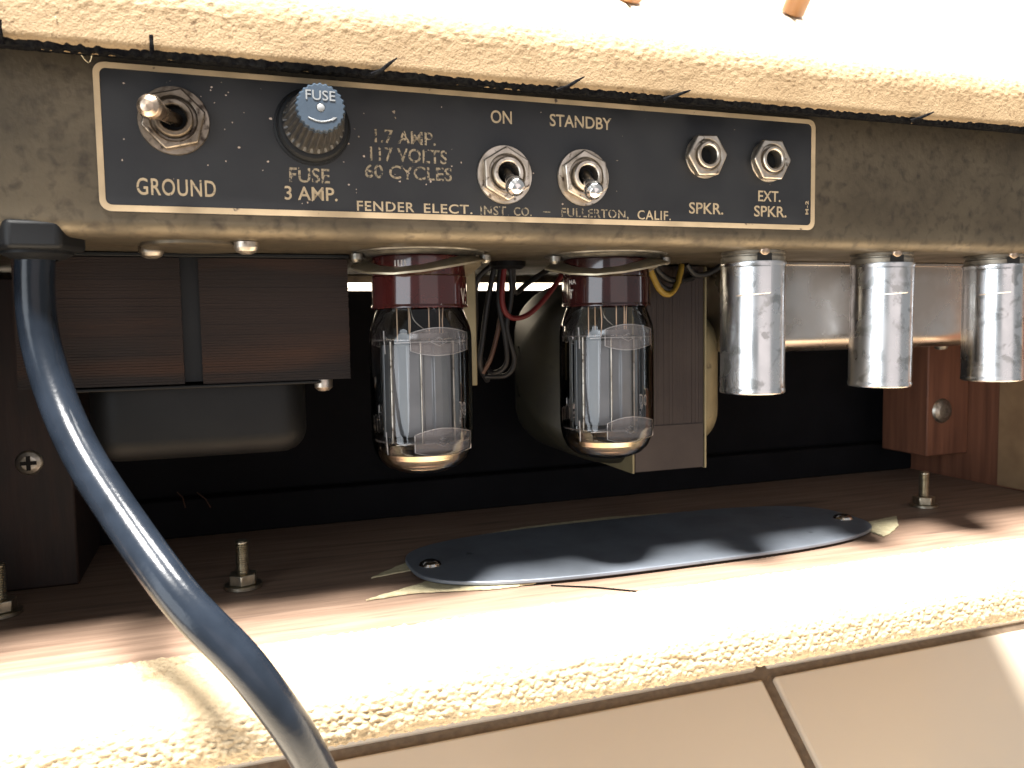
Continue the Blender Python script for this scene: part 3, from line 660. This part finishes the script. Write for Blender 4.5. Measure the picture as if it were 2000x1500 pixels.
# ------------------------------------------------------------------ vacuum tubes (hang from their sockets)
ZT = -7.0
def vacuum_tube(cx, cy, label):
    t = thing('vacuum_tube', label, 'vacuum tube', (cx, cy, ZT), 'glass power tubes hanging under the chassis')
    def P(m, zz=0): return m
    m = MB(); m.lathe([(15.5, -1), (17.2, -2.0), (17.4, -9), (17.75, -9.4), (17.8, -19.6), (18.1, -20.0), (18.1, -20.7), (17.3, -20.9), (16.9, -20.2)], (cx, cy, ZT), (0, 0, 1), 72)
    base = obj('tube_base', m, 'maroon', t, smooth=40)
    prof = [(16.2, -20.3), (16.6, -22.0), (17.7, -25), (18.8, -28.2), (19.25, -31), (19.3, -40), (19.3, -66), (19.1, -70), (18.3, -74), (16.7, -77.4), (14, -80), (10, -81.8), (5, -82.7), (0, -82.9)]
    s = np.linspace(0, len(prof) - 1, 70); k = np.arange(len(prof)); pr = list(zip(np.interp(s, k, [p[0] for p in prof]), np.interp(s, k, [p[1] for p in prof])))
    m = MB(); m.lathe(pr, (cx, cy, ZT), (0, 0, 1), 96); obj('glass_bulb', m, 'glass', t, smooth=80)
    # getter mirror inside the dome
    m = MB(); m.lathe([(17.1, -74.6), (16.2, -76.6), (13.6, -79.1), (9.8, -80.9), (6, -81.7)], (cx, cy, ZT), (0, 0, 1), 72); obj('getter_flash', m, 'getter', t, smooth=80)
    rot = Matrix.Rotation(math.radians(9), 3, 'Z')
    def R(x, y, z): v = rot @ Vector((x, y, 0)); return (cx + v.x, cy + v.y, ZT + z)
    # anode: folded sheet box with fins and a central bead
    sec = [(-15.2, -1.0), (-9.5, -1.0), (-8.2, -6.2), (-2.2, -7.6), (-1.6, -6.4), (1.6, -6.4), (2.2, -7.6), (8.2, -6.2), (9.5, -1.0), (15.2, -1.0)]
    sec = sec + [(-x, -y) for x, y in sec]
    m = MB(); m.prism(sec, lambda x, y: R(x, y, -34.2), lambda x, y: R(x, y, -68.6)); an = obj('anode', m, 'anode', t, smooth=20, bevel=.25)
    m = MB()
    for x in (-12.6, 12.4): m.tube([R(x, -1.8, -33), R(x, -1.8, -70)], .55, 8)
    for x in (-3.4,): m.tube([R(x, -8.2, -33), R(x, -8.2, -70)], .34, 8)
    obj('support_rods', m, 'nickel', an, smooth=60)
    for z in (-32.4, -69.6):
        m = MB(); m.lathe([(0, z + .25), (18.2, z + .25), (18.2, z - .25), (0, z - .25)], (cx, cy, ZT), (0, 0, 1), 60); mi = obj('mica_spacer', m, 'mica', t, smooth=30)
    # upright mica plates with a diamond slot, in front of the anode
    for z, dx in ((-33.2, 2.6), (-70.4, 3.4)):
        out = []
        for k in range(13): u = -1 + 2 * k / 12; out.append((u * 11.2, 5.1 - 1.9 * u * u))
        out = out + [(x, -y) for x, y in reversed(out)]
        yy = -11.4
        m = MB(); m.prism(out, lambda x, q: R(x + dx, yy, z + q), lambda x, q: R(x + dx, yy + .2, z + q)); mp = obj('mica_plate', m, 'mica', t, smooth=0)
        m = MB(); loop = [R(x + dx, yy - .05, z + q) for x, q in out]; m.tube(loop + [loop[0]], .2, 6, False)
        dia = [(-3.6, 0), (0, 1.5), (3.6, 0), (0, -1.5), (-3.6, 0)]; m.tube([R(x + dx, yy - .1, z + q) for x, q in dia], .17, 6)
        m.tube([R(-14, yy + 2.5, z - .2), R(-8, yy, z), R(10.5 + dx, yy - .1, z)], .16, 6)
        obj('rim_glint', m, 'mica_rim', mp, smooth=60)  # pale wire stands for light caught along the mica edges
        m = MB(); m.tube([R(-15.8, -3.5, z + 4.2), R(-15.9, -4.2, z), R(-15.4, -3.5, z - 4.2)], .25, 6); obj('mica_tab', m, 'mica_rim', mp)
    # leads from the stem, getter wire
    for x, y, bend in ((-10, -2, 0), (-7, -6, .6), (-3.4, 3, 0), (1.5, -5, 0), (6.2, -4, 0), (8.2, -3, -.4)):
        m = MB(); m.tube(spline([R(x, y, -19.5), R(x + bend, y, -26), R(x + bend * .3, y, -33)], 5), .27, 6); obj('lead_wire', m, 'lead', t)
    m = MB(); m.tube(spline([R(-6, -5, -20), R(-5, -6, -25), R(-1.5, -7, -28.5), R(2, -6, -30)], 6), .22, 6); obj('lead_wire', m, 'steel', t)
    m = MB(); m.lathe([(6.5, -30.2), (9.5, -30.2), (9.5, -32.0), (6.5, -32.0)], (cx + 1, cy, ZT), (0, 0, 1), 40); obj('stem_collar', m, 'anode', t)
    return t
vt = vacuum_tube(102.4, 40, 'vacuum tube with brighter red base, left one, beside the dark transformer')
vt2 = copy_thing(vt, (77.7, 0, 0), 'vacuum tube with darker maroon base, right one, in front of the laminated transformer')
def curved_text(s, t, base, cx, cy, ang, z0, z1, width, r=17.95):
    tm = text_mesh(s, 0, width, z0, z1, 0, .0, .01)
    tm.v = [(cx + r * math.sin(math.radians(ang) + x / r), cy - r * math.cos(math.radians(ang) + x / r), z) for x, y, z in tm.v]
    obj('lettering', tm, 'white_ink', base, smooth=0)
b1 = [c for c in vt.children if c.name.startswith('tube_base')][0]; b2 = [c for c in vt2.children if c.name.startswith('tube_base')][0]
b2.data = b2.data.copy(); b2.data.materials[0] = T['maroon_dark']
ORG[vt2.name] = ORG[vt.name] + Vector((77.7, 0, 0)); PIV[b1] = ORG[vt.name]; PIV[b2] = ORG[vt2.name]
curved_text('V:', vt, b1, 102.4, 40, 44, ZT - 19.6, ZT - 13.8, 4.4)
curved_text('llll', vt, b1, 102.4, 40, -43, ZT - 6.0, ZT - 3.8, 4.5, 17.4)
curved_text('T', vt2, b2, 180.1, 40, -80, ZT - 17.6, ZT - 14.0, 2.6)
curved_text('MA', vt2, b2, 180.1, 40, -80, ZT - 12.0, ZT - 10.2, 4.2)

# ------------------------------------------------------------------ tube shields (pushed up on their sockets)
def tube_shield(cx, cy, label):
    t = thing('tube_shield', label, 'tube shield', (cx, cy, -63.7), 'shiny metal tube shields in a row')
    m = MB(); m.lathe([(11.4, -11.2), (12.9, -11.2), (13.1, -11.9), (12.7, -12.8), (12.7, -61.5), (12.95, -62.2), (12.9, -63.2), (12.4, -63.7), (9.8, -63.7), (9.4, -63.2), (9.3, -60)], (cx, cy, 0), (0, 0, 1), 72)
    obj('shield_can', m, 'shield', t, smooth=40)
    m = MB(); m.lathe([(0, -58), (9.6, -58)], (cx, cy, 0), (0, 0, 1), 24); obj('shield_bottom', m, 'hole', t)
    # raised bayonet ramp, upper front
    m = MB(); n = 16; a0, a1 = -155, -95; vs = []; fs = []
    ro = 13.35
    top = lambda k: -13.0; bot = lambda k: -25.0 + .9 * (k / n)
    for k in range(n + 1):
        a = math.radians(a0 + (a1 - a0) * k / n)
        for r, z in ((12.65, top(k)), (ro, top(k) - .5), (ro, bot(k) + .5), (12.65, bot(k))): vs.append((cx + r * math.cos(a), cy + r * math.sin(a), z))
    for k in range(n):
        for q in range(3): i = 4 * k + q; fs.append((i, i + 1, i + 5, i + 4))
    fs += [(0, 1, 2, 3), (4 * n, 4 * n + 1, 4 * n + 2, 4 * n + 3)]
    m.add(vs, fs); obj('bayonet_ramp', m, 'shield', t, smooth=50)
    return t
ts = tube_shield(234.4, 17, 'shiny metal tube shield, stained grey on its right, nearest to the output transformer')
ts2 = copy_thing(ts, (65.4, 0, 0), 'shiny metal tube shield, middle one of three, between the two others')
ts3 = copy_thing(ts, (130.8, 0, 0), 'shiny metal tube shield at the right edge, in front of the reddish corner block')
for o, a, tx in ((ts2, 12, .5), (ts3, -14, -.4)): o.rotation_euler = (math.radians(tx * .5), math.radians(tx), math.radians(a))

# ------------------------------------------------------------------ power cord
CORD = [(-18.6, 12.2, -4), (-20.4, 14.0, -20.8), (-19.8, 12.7, -34.4), (-15.8, 6.7, -51.0), (-7.6, -5.0, -69.5), (3.0, -19.5, -83.6), (16.3, -36.3, -101.6), (24.3, -40.9, -110.8), (32.0, -43.2, -119.3), (37.7, -42.8, -128.7), (43.3, -41.3, -138.8), (47.6, -38.3, -148.3), (51.5, -34.1, -158.6), (58.4, -25.4, -178.9), (69.3, -8.6, -213.6), (85.4, 17.7, -266.7), (122, 30, -308), (150, 26, -313), (190, 0, -334), (230, -20, -353)]
cord = thing('power_cord', 'thick black power cord curving down from the chassis across the open back', 'cord', (-18.6, 12.2, -8))
CP = spline(CORD, 14)
for it in range(100):      # a stiff cord has no kinks
    CP = [CP[0], CP[1]] + [CP[k] * .5 + (CP[k - 1] + CP[k + 1]) * .25 for k in range(2, len(CP) - 2)] + CP[-2:]
m = MB(); m.tube(CP, 5.4, 32); obj('cord_sheath', m, 'cord', cord, smooth=80)

# loose thread caught on the plate's upper left corner
th = thing('loose_thread', 'thin pale loose thread caught above the upper left corner of the control plate', 'thread', (-.5, -2, 41))
m = MB(); m.tube(spline([(-5.5, -20.8, 46.5), (-3.2, -14, 43.5), (-.8, -2, 41), (1.4, -8, 44), (2.2, -14, 46.6)], 5), .13, 5); obj('thread_strand', m, 'thread', th)

# put everything so far on the leaning amplifier into the level world
for o in list(COL.objects):
    if o.parent is None and o.get('category'):
        o.matrix_world = AMP @ (o.matrix_basis.copy())

# ------------------------------------------------------------------ chair legs on the floor behind, seat left off so no shadow falls
def leg(x, y, lx, ly, h, r=.024):
    m = MB(); P = [(x, y, 0), (x, y, .004)] + [(x + lx * k / 8, y + ly * k / 8, h * k / 8) for k in range(1, 9)]
    m.tube([tuple(c * 1000 for c in p) for p in P], [r * 500, r * 820] + [r * 1000 * (1 + .03 * k) for k in range(1, 9)], 20)
    return m
st = thing('wooden_chair_legs', 'orange-brown wooden legs standing on the sunlit floor behind the cabinet', 'furniture', (0, 0, 0))
for x, y, lx, ly in ((.985, 1.035, .0, .02), (.655, 1.0, .0, .02), (1.2, 1.20, 0, -.02), (.87, 1.30, 0, -.02)):
    obj('leg', leg(x, y, lx, ly, .78), 'wood', st, smooth=50)
for (x0, y0), (x1, y1) in (((.985, 1.055), (.655, 1.02)), ((1.2, 1.18), (.87, 1.28)), ((.985, 1.055), (1.2, 1.18)), ((.655, 1.02), (.87, 1.28))):
    m = MB(); m.tube([(x0 * 1000, y0 * 1000, 740), (x1 * 1000, y1 * 1000, 740)], 15, 16); obj('rail', m, 'wood', st)
